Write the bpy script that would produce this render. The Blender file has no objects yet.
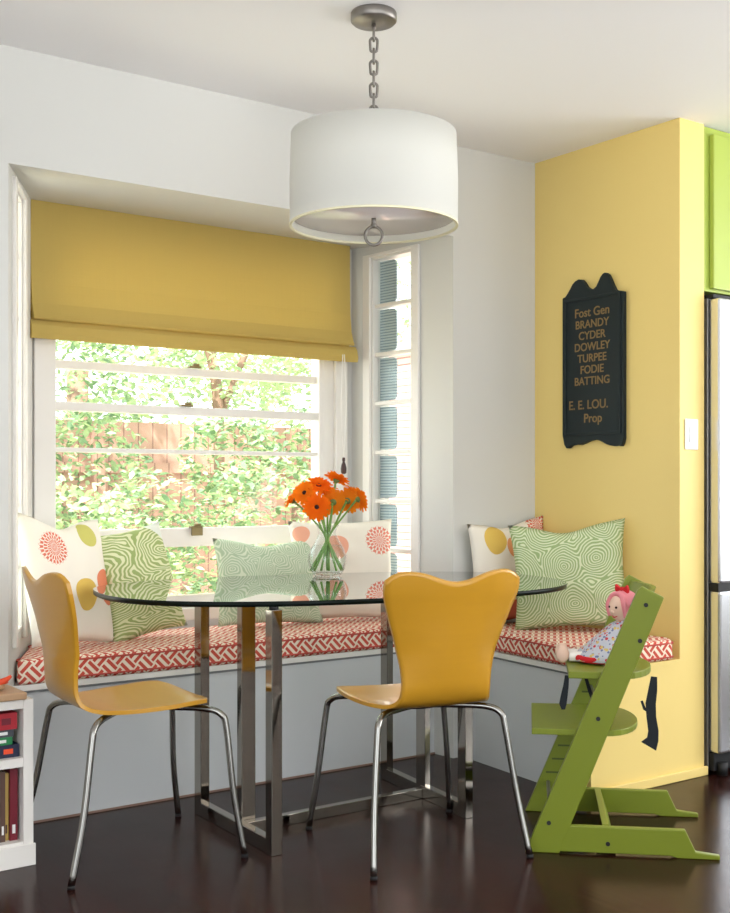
import bpy, bmesh, math, random
from mathutils import Vector, Matrix, noise
random.seed(7)
C = bpy.context.scene.collection
PI = math.pi
R = math.radians

# ------------------------------------------------------------------ materials
def srgb(r, g, b):
    f = lambda c: (c/255/12.92) if c/255 <= .04045 else ((c/255+.055)/1.055)**2.4
    return (f(r), f(g), f(b), 1)

class S:
    """a node socket with arithmetic"""
    def __init__(s, nt, sock): s.nt = nt; s.s = sock
    def op(s, o, b=None, c=None):
        n = s.nt.nodes.new('ShaderNodeMath'); n.operation = o
        for i, v in enumerate([s, b, c]):
            if v is None: continue
            if isinstance(v, S): s.nt.links.new(v.s, n.inputs[i])
            else: n.inputs[i].default_value = v
        return S(s.nt, n.outputs[0])
    def __add__(s, b): return s.op('ADD', b)
    def __sub__(s, b): return s.op('SUBTRACT', b)
    def __mul__(s, b): return s.op('MULTIPLY', b)
    def __truediv__(s, b): return s.op('DIVIDE', b)
    def floor(s): return s.op('FLOOR')
    def frac(s): return s.op('FRACT')
    def gt(s, b): return s.op('GREATER_THAN', b)
    def lt(s, b): return s.op('LESS_THAN', b)
    def sin(s): return s.op('SINE')
    def abs(s): return s.op('ABSOLUTE')
    def mod(s, b): return s.op('FLOORED_MODULO', b)
    def max(s, b): return s.op('MAXIMUM', b)

def newmat(name, base=(.8,.8,.8,1), rough=.5, metal=0, spec=.5, bump=0, bscale=200, **kw):
    m = bpy.data.materials.new(name); m.use_nodes = True
    nt = m.node_tree; b = nt.nodes['Principled BSDF']
    b.inputs['Base Color'].default_value = base
    b.inputs['Roughness'].default_value = rough
    b.inputs['Metallic'].default_value = metal
    b.inputs['Specular IOR Level'].default_value = spec
    for k, v in kw.items(): b.inputs[k].default_value = v
    if bump:
        tc = nt.nodes.new('ShaderNodeTexCoord')
        n = nt.nodes.new('ShaderNodeTexNoise'); n.inputs['Scale'].default_value = bscale; n.inputs['Detail'].default_value = 3
        nt.links.new(tc.outputs['Object'], n.inputs['Vector'])
        bp = nt.nodes.new('ShaderNodeBump'); bp.inputs['Strength'].default_value = bump; bp.inputs['Distance'].default_value = .002
        nt.links.new(n.outputs[0], bp.inputs['Height']); nt.links.new(bp.outputs[0], b.inputs['Normal'])
    return m

def uvs(nt):
    u = nt.nodes.new('ShaderNodeUVMap'); sp = nt.nodes.new('ShaderNodeSeparateXYZ')
    nt.links.new(u.outputs[0], sp.inputs[0])
    return S(nt, sp.outputs[0]), S(nt, sp.outputs[1]), u.outputs[0]

def mix(nt, fac, a, b):
    n = nt.nodes.new('ShaderNodeMix'); n.data_type = 'RGBA'
    nt.links.new(fac.s, n.inputs[0])
    for i, v in ((6, a), (7, b)):
        if isinstance(v, tuple): n.inputs[i].default_value = v
        else: nt.links.new(v, n.inputs[i])
    return n.outputs[2]

def noisy(nt, vec, scale, detail=2, out=0):
    n = nt.nodes.new('ShaderNodeTexNoise'); n.inputs['Scale'].default_value = scale; n.inputs['Detail'].default_value = detail
    if vec is not None: nt.links.new(vec, n.inputs['Vector'])
    return S(nt, n.outputs[out])

def fret_mat():
    m = newmat('red_cream_fretwork_fabric', rough=.9, spec=.2); nt = m.node_tree
    u, v, vec = uvs(nt)
    k = 1/.046
    p = (u+v)*k*.7071 if False else (u+v)*(k*.7071)
    q = (u-v)*(k*.7071)
    # bars of alternating direction that interlock like a fretwork lattice
    c = (p.floor()+q.floor()).mod(2.0)
    sp = ((p*2.0+.25).frac()).gt(.5); sq = ((q*2.0+.25).frac()).gt(.5)
    f = c*sp + (c*-1.0+1.0)*sq
    nt.links.new(mix(nt, f, srgb(244,228,208), srgb(204,86,70)), nt.nodes['Principled BSDF'].inputs['Base Color'])
    return m

def swirl_mat(name, scale, freq, dist, stretch=(1,1,1), c1=(156,180,120), c2=(222,228,190), th=.25, pale_corner=False):
    m = newmat(name, rough=.9, spec=.2); nt = m.node_tree
    u, v, vec = uvs(nt)
    mp = nt.nodes.new('ShaderNodeMapping'); mp.inputs['Scale'].default_value = stretch
    mp.inputs['Location'].default_value = (.37, .21, 0)
    nt.links.new(vec, mp.inputs['Vector'])
    nz = noisy(nt, mp.outputs[0], 9, 2, 1)
    vm = nt.nodes.new('ShaderNodeVectorMath'); vm.operation = 'SCALE'; vm.inputs['Scale'].default_value = dist
    nt.links.new(nz.s, vm.inputs[0])
    va = nt.nodes.new('ShaderNodeVectorMath'); va.operation = 'ADD'
    nt.links.new(mp.outputs[0], va.inputs[0]); nt.links.new(vm.outputs[0], va.inputs[1])
    vo = nt.nodes.new('ShaderNodeTexVoronoi'); vo.voronoi_dimensions = '2D'; vo.feature = 'SMOOTH_F1'
    vo.inputs['Scale'].default_value = scale; vo.inputs['Smoothness'].default_value = .12; vo.inputs['Randomness'].default_value = .75
    nt.links.new(va.outputs[0], vo.inputs['Vector'])
    d = S(nt, vo.outputs['Distance'])
    n2 = noisy(nt, mp.outputs[0], 30, 2)
    f = (d*freq + n2*1.9).sin().gt(th)
    if pale_corner:   # upper right of the front coloured pale
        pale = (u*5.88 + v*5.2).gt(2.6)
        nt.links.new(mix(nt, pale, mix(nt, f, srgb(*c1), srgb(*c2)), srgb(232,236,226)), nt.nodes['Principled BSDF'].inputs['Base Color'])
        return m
    nt.links.new(mix(nt, f, srgb(*c1), srgb(*c2)), nt.nodes['Principled BSDF'].inputs['Base Color'])
    return m

def motif_mat(name, motifs):
    m = newmat(name, rough=.9, spec=.2); nt = m.node_tree
    u, v, vec = uvs(nt)
    col = srgb(243,236,222)
    for (cx, cy, r, rgb, n) in motifs:
        du = u-cx; dv = v-cy
        d = (du*du+dv*dv).op('SQRT'); th = dv.op('ARCTAN2', du)
        edge = (th*float(n)).sin()*(r*.05)+r
        mask = d.lt(edge)
        if n > 8:   # chrysanthemum: rings of little petals with pale gaps
            ring = (d*(4/r)).floor()
            pet = ((th*float(n)+ring*PI).sin()).gt(-.45)
            gap = ((d*(4/r)).frac()).gt(.10)
            mask = mask*pet*gap
        col = mix(nt, mask, col, srgb(*rgb))
    nt.links.new(col, nt.nodes['Principled BSDF'].inputs['Base Color'])
    return m

def glass_mat(name, tint=(1,1,1,1), ior=1.5, rough=0, boost=1.0):
    """thin clear glass: fresnel reflection over plain transmission"""
    m = bpy.data.materials.new(name); m.use_nodes = True; nt = m.node_tree; nt.nodes.clear()
    o = nt.nodes.new('ShaderNodeOutputMaterial'); mx = nt.nodes.new('ShaderNodeMixShader')
    t = nt.nodes.new('ShaderNodeBsdfTransparent'); t.inputs[0].default_value = tint
    g = nt.nodes.new('ShaderNodeBsdfGlossy'); g.inputs['Roughness'].default_value = rough
    geo = nt.nodes.new('ShaderNodeNewGeometry'); dp = nt.nodes.new('ShaderNodeVectorMath'); dp.operation = 'DOT_PRODUCT'
    nt.links.new(geo.outputs['Normal'], dp.inputs[0]); nt.links.new(geo.outputs['Incoming'], dp.inputs[1])
    r0 = ((ior-1)/(ior+1))**2
    f = ((S(nt, dp.outputs['Value']).abs()*-1.0+1.0).op('POWER', 5.0)*(1-r0)+r0)*boost
    nt.links.new(f.s, mx.inputs[0]); nt.links.new(t.outputs[0], mx.inputs[1]); nt.links.new(g.outputs[0], mx.inputs[2])
    nt.links.new(mx.outputs[0], o.inputs[0])
    return m

def translucent_mat(name, col, tcol, fac, weave=0):
    m = bpy.data.materials.new(name); m.use_nodes = True; nt = m.node_tree; nt.nodes.clear()
    o = nt.nodes.new('ShaderNodeOutputMaterial'); mx = nt.nodes.new('ShaderNodeMixShader'); mx.inputs[0].default_value = fac
    d = nt.nodes.new('ShaderNodeBsdfDiffuse'); d.inputs[0].default_value = col
    t = nt.nodes.new('ShaderNodeBsdfTranslucent'); t.inputs[0].default_value = tcol
    if weave:
        tc = nt.nodes.new('ShaderNodeTexCoord')
        cs = []
        for sc in ((3, 3, 500), (400, 3, 3)):
            mp = nt.nodes.new('ShaderNodeMapping'); mp.inputs['Scale'].default_value = sc
            nt.links.new(tc.outputs['Object'], mp.inputs['Vector'])
            cs.append(noisy(nt, mp.outputs[0], 1.0, 2))
        f = (cs[0]+cs[1])*.5
        c2 = tuple(x*(1-weave) for x in col[:3])+(1,)
        nt.links.new(mix(nt, f, c2, col), d.inputs[0])
    nt.links.new(d.outputs[0], mx.inputs[1]); nt.links.new(t.outputs[0], mx.inputs[2]); nt.links.new(mx.outputs[0], o.inputs[0])
    return m

def floor_mat():
    m = newmat('dark_stained_floorboards', rough=.3, spec=.12); nt = m.node_tree; b = nt.nodes['Principled BSDF']
    tc = nt.nodes.new('ShaderNodeTexCoord')
    br = nt.nodes.new('ShaderNodeTexBrick'); br.offset = .37
    br.inputs['Color1'].default_value = srgb(56,27,21); br.inputs['Color2'].default_value = srgb(40,18,15); br.inputs['Mortar'].default_value = srgb(25,14,13)
    br.inputs['Scale'].default_value = 1; br.inputs['Mortar Size'].default_value = .0012; br.inputs['Brick Width'].default_value = 1.3; br.inputs['Row Height'].default_value = .083
    mp0 = nt.nodes.new('ShaderNodeMapping'); mp0.inputs['Rotation'].default_value = (0, 0, PI/2)
    nt.links.new(tc.outputs['Object'], mp0.inputs['Vector']); nt.links.new(mp0.outputs[0], br.inputs['Vector'])
    mp = nt.nodes.new('ShaderNodeMapping'); mp.inputs['Scale'].default_value = (60, 2.5, 1)
    nt.links.new(tc.outputs['Object'], mp.inputs['Vector'])
    g = noisy(nt, mp.outputs[0], 1, 4)
    nt.links.new(mix(nt, g*.5, br.outputs[0], srgb(24,12,11)), b.inputs['Base Color'])
    big = noisy(nt, tc.outputs['Object'], 6, 3)
    r = big*.16+.13
    nt.links.new(r.s, b.inputs['Roughness'])
    bp = nt.nodes.new('ShaderNodeBump'); bp.inputs['Strength'].default_value = .25; bp.inputs['Distance'].default_value = .001
    nt.links.new(g.s, bp.inputs['Height']); nt.links.new(bp.outputs[0], b.inputs['Normal'])
    return m

def wood_mat(name, c1, c2, rough=.35, axis=(2, 60, 60), coat=0):
    m = newmat(name, rough=rough); nt = m.node_tree; b = nt.nodes['Principled BSDF']
    b.inputs['Coat Weight'].default_value = coat
    tc = nt.nodes.new('ShaderNodeTexCoord'); mp = nt.nodes.new('ShaderNodeMapping'); mp.inputs['Scale'].default_value = axis
    nt.links.new(tc.outputs['Object'], mp.inputs['Vector'])
    g = noisy(nt, mp.outputs[0], 1, 4)
    nt.links.new(mix(nt, g, c1, c2), b.inputs['Base Color'])
    return m

def stripe_mat(name, c1, c2, period, frac, axis=2, rough=.6):
    m = newmat(name, rough=rough); nt = m.node_tree
    tc = nt.nodes.new('ShaderNodeTexCoord'); sp = nt.nodes.new('ShaderNodeSeparateXYZ'); nt.links.new(tc.outputs['Object'], sp.inputs[0])
    f = (S(nt, sp.outputs[axis])*(1/period)).frac().lt(frac)
    nt.links.new(mix(nt, f, c1, c2), nt.nodes['Principled BSDF'].inputs['Base Color'])
    return m

M = {}
M['wall'] = newmat('white_wall_paint', srgb(213,212,207), .6, bump=.08)
M['ceil'] = newmat('white_ceiling_paint', srgb(247,246,246), .8)
M['trim'] = newmat('white_trim_gloss', srgb(238,234,228), .35)
M['yellow'] = newmat('soft_yellow_wall_paint', srgb(240,213,132), .55, bump=.08)
M['floor'] = floor_mat()
M['bench'] = newmat('painted_bench_panel', srgb(206,208,210), .45)
M['gap'] = newmat('painted_lid_shadow', srgb(120,122,124), .9)  # shadow line under the bench lids, put into a grey colour
M['fret'] = fret_mat()
M['piping'] = newmat('red_piping', srgb(190,80,68), .9)
M['swirl_fine'] = swirl_mat('green_concentric_fabric', 6.6, 100, .055, (1,1,1), (158,180,124), (220,227,190), .15)
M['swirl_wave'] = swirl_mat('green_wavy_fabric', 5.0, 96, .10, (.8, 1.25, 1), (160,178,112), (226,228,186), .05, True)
M['swirl_small'] = swirl_mat('pale_green_contour_fabric', 9, 78, .08, (1,1,1), (178,200,168), (218,228,206), .1)
M['linen'] = newmat('pale_linen', srgb(236,236,226), .9, spec=.2)
M['mum'] = motif_mat('flower_print_linen_left', [(-.10,.33,.058,(226,122,98),22), (.09,.385,.045,(206,200,110),2), (.15,.20,.065,(229,138,102),3), (.02,.17,.055,(226,190,96),3), (-.12,.09,.04,(206,200,110),2)])
M['mum2'] = motif_mat('flower_print_linen_back', [(.155,.325,.06,(233,140,120),16), (-.03,.30,.05,(240,176,150),3), (.08,.14,.05,(232,190,96),3), (-.14,.14,.055,(233,150,120),16), (-.17,.36,.035,(240,176,150),3)])
M['mum3'] = motif_mat('flower_print_linen_corner', [(-.09,.345,.055,(232,196,100),3), (.0,.31,.04,(228,160,110),3), (.16,.38,.06,(226,120,98),16), (-.02,.05,.05,(222,120,98),3), (-.15,.16,.035,(240,176,140),3)])
M['blind'] = translucent_mat('gold_linen_blind', srgb(222,196,116), srgb(226,204,130), .3, weave=.16)
M['chrome'] = newmat('polished_chrome', (.36,.33,.29,1), .07, 1)
M['tubechrome'] = newmat('satin_chrome_tube', (.32,.31,.29,1), .2, 1)
M['steel'] = newmat('brushed_dark_nickel', (.27,.25,.23,1), .42, 1)
M['glass'] = glass_mat('clear_pane', (.98,1,.99,1), boost=.3)
M['tglass'] = glass_mat('tabletop_glass', (.93,.975,.955,1), 1.52, boost=1.7)
M['tedge'] = newmat('green_black_glass_edge', srgb(12,22,19), .3, spec=.15)
M['vglass'] = glass_mat('vase_glass', (.97,.985,.98,1), 1.45)
M['water'] = glass_mat('water', (.96,.985,.97,1), 1.2)
M['plywood'] = wood_mat('honey_yellow_lacquered_ply', srgb(208,152,42), srgb(200,146,38), .3, (2.5, 40, 40), .35)
M['green'] = newmat('lime_green_lacquer', srgb(122,134,34), .4)
M['groove'] = newmat('dark_green_groove', srgb(70,84,26), .6)
M['cabgreen'] = newmat('lime_green_cabinet_paint', srgb(172,190,84), .35)
M['black'] = newmat('black_rubber', srgb(22,23,25), .6)
M['webbing'] = newmat('black_webbing', srgb(24,30,36), .85)
M['shoe'] = newmat('brown_shoe_moulding', srgb(140,112,98), .6)
M['fridge'] = newmat('brushed_stainless_steel', (.72,.73,.76,1), .25, .9)
M['fridgeside'] = newmat('grey_metal_edge', (.38,.37,.35,1), .35, .8)
M['plastic'] = newmat('white_plastic', srgb(240,240,238), .35)
M['sign'] = newmat('weathered_blackboard_green', srgb(27,38,40), .6, spec=.3, bump=.2, bscale=40)
M['gold'] = newmat('dull_gold_lettering', srgb(132,106,62), .6)
M['brass'] = newmat('aged_brass', (.22,.17,.08,1), .4, .8)
M['shade'] = translucent_mat('white_lampshade_fabric', srgb(240,240,235), srgb(244,242,234), .42)
M['diffuser'] = newmat('frosted_diffuser', srgb(244,236,238), .12)
M['shadetrim'] = newmat('cream_shade_rim', srgb(238,232,200), .7)
M['petal'] = translucent_mat('orange_petal', srgb(253,140,34), srgb(255,150,30), .35)
M['petal2'] = translucent_mat('deep_orange_petal', srgb(252,122,30), srgb(255,130,20), .35)
M['petal3'] = translucent_mat('amber_petal', srgb(246,150,40), srgb(255,150,30), .35)
M['eye'] = newmat('dark_flower_centre', srgb(44,22,14), .9)
M['sepal'] = newmat('green_flower_back', srgb(104,122,62), .8)
M['stem'] = newmat('green_stem', srgb(116,158,70), .5)
M['tassel'] = newmat('dark_wood', srgb(58,26,20), .35)
M['butcher'] = wood_mat('oiled_butcher_block', srgb(205,168,130), srgb(180,142,106), .5, (4, 50, 50))
M['skin'] = newmat('cream_doll_cloth', srgb(240,205,184), .95)
M['pink'] = newmat('pink_terry_cloth', srgb(242,150,160), .95, bump=.8, bscale=400)
M['red'] = newmat('red_felt', srgb(206,30,38), .9)
M['orange'] = newmat('orange_red_paint', srgb(232,78,36), .5)
M['hair'] = newmat('white_stocking', srgb(244,240,232), .95)
M['leaf1'] = translucent_mat('leaf_mid_green', srgb(158,180,146), srgb(168,190,136), .4)
M['leaf2'] = translucent_mat('leaf_pale_green', srgb(188,204,168), srgb(196,212,150), .4)
M['leaf3'] = translucent_mat('leaf_deep_green', srgb(126,152,124), srgb(138,164,118), .4)
M['bark'] = newmat('reddish_bark', srgb(146,116,100), .9)
M['fence'] = stripe_mat('weathered_red_fence_boards', srgb(186,146,132), srgb(140,104,94), .14, .08, 0)
M['siding'] = stripe_mat('pale_pink_lap_siding', srgb(214,178,170), srgb(160,116,108), .045, .22, 2)
M['roofing'] = newmat('grey_roofing', srgb(190,190,190), .9)
M['lawn'] = newmat('dry_lawn', srgb(222,214,190), .95, bump=.5, bscale=20)
M['ribglass'] = stripe_mat('blue_grey_ribbed_glass', srgb(190,202,210), srgb(140,156,168), .012, .4, 2, .25)

def dress_mat():
    m = newmat('floral_doll_dress', rough=.95); nt = m.node_tree
    tc = nt.nodes.new('ShaderNodeTexCoord')
    col = srgb(206,208,220)
    for sc, c, th in ((60, srgb(214,70,80), .3), (75, srgb(120,130,170), .3), (50, srgb(226,200,120), .26)):
        vo = nt.nodes.new('ShaderNodeTexVoronoi'); vo.inputs['Scale'].default_value = sc
        nt.links.new(tc.outputs['Object'], vo.inputs['Vector'])
        col = mix(nt, S(nt, vo.outputs['Distance']).lt(th), col, c)
    nt.links.new(col, nt.nodes['Principled BSDF'].inputs['Base Color'])
    return m
M['dress'] = dress_mat()
def book(name, rgb): M[name] = newmat(name, srgb(*rgb), .45)
for n_, c_ in (('cover_red',(176,30,44)),('cover_grey',(70,72,80)),('cover_green',(34,130,74)),('cover_navy',(26,32,62)),('cover_maroon',(116,22,40)),('cover_brown',(92,66,56)),('cover_tan',(200,168,90)),('cover_forest',(44,66,60)),('pages',(236,228,208))): book(n_, c_)

# ------------------------------------------------------------------ mesh helpers
class MB:
    def __init__(s): s.bm = bmesh.new(); s.mi = 0
    def _tag(s, n0):
        for f in s.bm.faces:
            if f not in n0: f.material_index = s.mi
    def box(s, x0, x1, y0, y1, z0, z1, bev=0, M4=None):
        n0 = set(s.bm.faces)
        r = bmesh.ops.create_cube(s.bm, size=1)
        vs = r['verts']
        for v in vs:
            v.co = Vector(((x0+x1)/2+v.co.x*(x1-x0), (y0+y1)/2+v.co.y*(y1-y0), (z0+z1)/2+v.co.z*(z1-z0)))
        if M4 is not None: bmesh.ops.transform(s.bm, matrix=M4, verts=vs)
        if bev:
            es = list({e for v in vs for e in v.link_edges})
            bmesh.ops.bevel(s.bm, geom=es, offset=bev, segments=2, affect='EDGES', profile=.5)
        s._tag(n0); return s
    def prism(s, pts, ax, a0, a1, bev=0, seg=2):
        """pts 2d polygon extruded along axis ax ('x','y','z')"""
        n0 = set(s.bm.faces)
        def mk(p, a):
            if ax == 'x': return (a, p[0], p[1])
            if ax == 'y': return (p[0], a, p[1])
            return (p[0], p[1], a)
        A = [s.bm.verts.new(mk(p, a0)) for p in pts]; B = [s.bm.verts.new(mk(p, a1)) for p in pts]
        n = len(pts)
        fs = [s.bm.faces.new(A), s.bm.faces.new(B[::-1])]
        for i in range(n): fs.append(s.bm.faces.new((A[i], B[i], B[(i+1) % n], A[(i+1) % n])))
        bmesh.ops.recalc_face_normals(s.bm, faces=fs)
        if bev:
            es = [e for e in {e for f in fs for e in f.edges} if e.is_manifold and e.calc_face_angle(0) > .5]
            bmesh.ops.bevel(s.bm, geom=es, offset=bev, segments=seg, affect='EDGES', profile=.5)
        s._tag(n0); return s
    def cyl(s, p0, p1, r, r2=None, seg=20):
        return s.tube([p0, p1], [r, r if r2 is None else r2], seg, smooth=False)
    def tube(s, pts, r, seg=10, smooth=True, closed=False, sub=6, flat=None):
        P = [Vector(p) for p in pts]
        rs = list(r) if isinstance(r, (list, tuple)) else [r]*len(P)
        if smooth and len(P) > 2:
            Q = []; RR = []
            n = len(P); rng = range(n if closed else n-1)
            for i in rng:
                p0 = P[(i-1) % n] if (closed or i > 0) else P[0]*2-P[1]
                p1 = P[i]; p2 = P[(i+1) % n]
                p3 = P[(i+2) % n] if (closed or i+2 < n) else P[-1]*2-P[-2]
                for k in range(sub):
                    t = k/sub
                    Q.append(.5*((2*p1)+(p2-p0)*t+(2*p0-5*p1+4*p2-p3)*t*t+(3*p1-p0-3*p2+p3)*t**3))
                    RR.append(rs[i]*(1-t)+rs[(i+1) % n]*t)
            if not closed: Q.append(P[-1]); RR.append(rs[-1])
            P, rs = Q, RR
        n0 = set(s.bm.faces); n = len(P); rings = []
        up = None
        for i in range(n):
            if closed: t = P[(i+1) % n]-P[(i-1) % n]
            else: t = P[min(i+1, n-1)]-P[max(i-1, 0)]
            t.normalize()
            if up is None:
                up = Vector((0, 0, 1)) if abs(t.z) < .9 else Vector((0, 1, 0))
            a = t.cross(up); a.normalize(); b = a.cross(t); b.normalize(); up = b
            fl = flat or 1
            rings.append([s.bm.verts.new(P[i]+(a*math.cos(2*PI*k/seg)*fl+b*math.sin(2*PI*k/seg))*rs[i]) for k in range(seg)])
        m = n if closed else n-1
        for i in range(m):
            A = rings[i]; B = rings[(i+1) % n]
            for k in range(seg):
                f = s.bm.faces.new((A[k], A[(k+1) % seg], B[(k+1) % seg], B[k])); f.smooth = seg > 6
        if not closed:
            s.bm.faces.new(rings[0][::-1]); s.bm.faces.new(rings[-1])
        s._tag(n0); return s
    def lathe(s, prof, c=(0,0,0), seg=40, cap=False):
        n0 = set(s.bm.faces); rings = []
        for (r, z) in prof:
            if r < 1e-5: rings.append([s.bm.verts.new((c[0], c[1], c[2]+z))])
            else: rings.append([s.bm.verts.new((c[0]+r*math.cos(2*PI*k/seg), c[1]+r*math.sin(2*PI*k/seg), c[2]+z)) for k in range(seg)])
        for A, B in zip(rings, rings[1:]):
            for k in range(seg):
                k2 = (k+1) % seg
                if len(A) == 1: f = s.bm.faces.new((A[0], B[k2], B[k]))
                elif len(B) == 1: f = s.bm.faces.new((A[k], A[k2], B[0]))
                else: f = s.bm.faces.new((A[k], A[k2], B[k2], B[k]))
                f.smooth = True
        s._tag(n0); return s
    def ball(s, c, r, sc=(1,1,1), seg=16):
        n0 = set(s.bm.faces)
        rr = bmesh.ops.create_uvsphere(s.bm, u_segments=seg, v_segments=max(6, seg*2//3), radius=r)
        for v in rr['verts']: v.co = Vector((c[0]+v.co.x*sc[0], c[1]+v.co.y*sc[1], c[2]+v.co.z*sc[2]))
        for f in s.bm.faces:
            if f not in n0: f.smooth = True
        s._tag(n0); return s
    def build(s, name, mats, parent=None, loc=None, rot=None, uvbox=False, uvfun=None):
        if not isinstance(mats, (list, tuple)): mats = [mats]
        if uvbox or uvfun:
            lay = s.bm.loops.layers.uv.new('UVMap'); s.bm.normal_update()
            for f in s.bm.faces:
                n = f.normal
                for l in f.loops:
                    c = l.vert.co
                    if uvfun: l[lay].uv = uvfun(c)
                    elif abs(n.z) > .7: l[lay].uv = (c.x, c.y)
                    elif abs(n.y) >= abs(n.x): l[lay].uv = (c.x, c.z)
                    else: l[lay].uv = (c.y, c.z)
        me = bpy.data.meshes.new(name); s.bm.to_mesh(me); s.bm.free()
        for m in mats: me.materials.append(m)
        o = bpy.data.objects.new(name, me); C.objects.link(o)
        if parent is not None: o.parent = parent
        if loc: o.location = loc
        if rot: o.rotation_euler = rot
        return o

def tag(o, label, cat, group=None, kind=None):
    o['label'] = label; o['category'] = cat
    if group: o['group'] = group
    if kind: o['kind'] = kind
    return o
def thing(name, label, cat, loc=(0,0,0), rot=(0,0,0), group=None):
    o = bpy.data.objects.new(name, None); C.objects.link(o); o.location = loc; o.rotation_euler = rot
    o.empty_display_size = .1
    return tag(o, label, cat, group)
def struct(o): o['kind'] = 'structure'; return o
def copy_tree(o, parent=None):
    c = o.copy(); C.objects.link(c); c.parent = parent
    for ch in list(o.children): copy_tree(ch, c)
    return c

# ------------------------------------------------------------------ setting
ZC = 2.439; W = 3.553; XR = 3.449; YL = 2.797; YB = 4.18
x0, x1, y0 = -1.9, 6.0, -2.6
struct(MB().box(x0-.1, x1+.1, y0-.1, 3.70, -.1, 0).build('floor', M['floor']))
struct(MB().box(x0-.1, x1+.1, y0-.1, W+.12, ZC, ZC+.15).build('ceiling', M['ceil']))

b = MB()                                       # wall with the bay opening
ML, MR = 1.212, 3.0
b.box(x0, ML, W, W+.12, 0, ZC); b.prism([(W, 2.078), (W+.12, 2.0868), (W+.12, ZC), (W, ZC)], 'x', ML, MR); b.box(MR, 3.70, W, W+.12, 0, ZC)
struct(b.build('wall_window_side', M['wall']))
# bay: splayed sides and the wall around the big window
L0, L1 = Vector((ML, W)), Vector((1.517, YB)); R0, R1 = Vector((MR, W)), Vector((2.948, YB))
def splay(name, A, B, a0, a1, z0, z1, side):
    """a wall from A to B with an opening at distances a0..a1, heights z0..z1; side=+1 thickness to the left of A->B"""
    d = (B-A); L = d.length; d.normalize(); n = Vector((-d.y, d.x))*side
    M4 = Matrix(((d.x, n.x, 0, A.x), (d.y, n.y, 0, A.y), (0, 0, 1, 0), (0, 0, 0, 1)))
    b = MB()
    for q in ((.0, a0, 0, 2.3), (a1, L, 0, 2.3), (a0, a1, 0, z0), (a0, a1, z1, 2.3)):
        b.box(q[0], q[1], 0, .10, q[2], q[3], 0, M4)
    bmesh.ops.recalc_face_normals(b.bm, faces=b.bm.faces)
    struct(b.build(name, M['wall']))
    return M4, L
MLf, LL = splay('wall_bay_left', L0, L1, .13, .36, .60, 2.05, 1)
MRt, LR = splay('wall_bay_right', R0, R1, .235, .495, .60, 2.064, -1)
# back wall of the bay around the big window (opening x 1.55..2.85)
WX0, WX1, WZ0, WZ1 = 1.585, 2.862, .60, 2.00
b = MB()
b.box(1.40, WX0, YB, YB+.12, 0, 2.3); b.box(WX1, 3.05, YB, YB+.12, 0, 2.3); b.box(WX0, WX1, YB, YB+.12, 0, WZ0); b.box(WX0, WX1, YB, YB+.12, WZ1, 2.3)
struct(b.build('wall_bay_back', M['wall']))
# bay ceiling, sloping up very slightly
b = MB(); b.prism([(W+.119, 2.0866), (YB+.12, 2.131), (YB+.12, 2.35), (W+.119, 2.35)], 'x', .95, 3.22)
struct(b.build('ceiling_bay', M['wall']))

# yellow nib wall and panel at the end of the bench
struct(MB().box(XR, 3.589, YL, W, 0, ZC).build('wall_yellow_nib', M['yellow']))
b = MB(); b.box(2.982, XR, YL, YL+.02, 0, .447)
struct(b.build('wall_yellow_bench_end', M['yellow']))
b = MB(); b.box(2.985, 3.60, YL-.012, YL, 0, .035, .004)
struct(b.build('baseboard_yellow', M['yellow']))
struct(MB().box(2.985, 3.42, YL-.003, YL+.001, .428, .447).build('trim_yellow_ledge', M['yellow']))
# the rest of the room behind the camera; window openings added for light
b = MB(); b.box(3.589, x1, W-.02, W+.12, 0, ZC); struct(b.build('wall_fridge_side', M['wall']))
b = MB()
for q in ((x0, .2, 0, ZC), (3.2, x1, 0, ZC), (.2, 3.2, 0, .2), (.2, 3.2, 2.25, ZC)): b.box(q[0], q[1], y0-.1, y0, q[2], q[3])
struct(b.build('wall_behind', M['wall']))
b = MB()
for q in ((y0, -1.8, 0, ZC), (1.2, W, 0, ZC), (-1.8, 1.2, 0, .5), (-1.8, 1.2, 2.25, ZC)): b.box(x0-.1, x0, q[0], q[1], q[2], q[3])
struct(b.build('wall_left', M['wall']))
b = MB()
for q in ((y0, -1.3, 0, ZC), (1.7, W, 0, ZC), (-1.3, 1.7, 0, .55), (-1.3, 1.7, 2.28, ZC)): b.box(x1, x1+.1, q[0], q[1], q[2], q[3])
struct(b.build('wall_right', M['wall']))

# big window
ws = thing('window_1', '', ''); ws['kind'] = 'structure'; del ws['label']; del ws['category']
def part(b, name, m, p, **k): return b.build(name, m, p, **k)
b = MB()
b.box(1.515, WX0+.012, YB-.022, YB, WZ0, 2.06, .004); b.box(WX1-.012, 2.912, YB-.022, YB, WZ0, 2.06, .004)
b.box(1.515, 2.912, YB-.03, YB, WZ0-.05, WZ0, .005)
part(b, 'window_casing', M['trim'], ws)
b = MB(); b.box(WX0-.002, 1.592, YB-.002, YB+.10, WZ0, WZ1, .003); b.box(2.80, WX1, YB-.002, YB+.10, WZ0, WZ1, .003); b.box(WX0, WX1, YB, YB+.10, WZ1-.03, WZ1)
part(b, 'window_jamb', M['trim'], ws)
rails = [(1.525, 1.556, .045), (1.366, 1.399, .03), (1.211, 1.228, .035), (.842, .916, .02), (.60, .64, .02)]
b = MB()
for z0, z1, yy in rails: b.box(1.59, 2.806, YB+yy-.02, YB+yy+.025, z0, z1, .003)
b.box(1.584, 1.602, YB, YB+.06, WZ0, WZ1, .003); b.box(2.778, 2.806, YB, YB+.06, WZ0, WZ1, .003)
part(b, 'window_sash', M['trim'], ws)
part(MB().box(1.60, 2.78, YB+.030, YB+.034, WZ0, WZ1), 'window_pane', M['glass'], ws)
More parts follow.
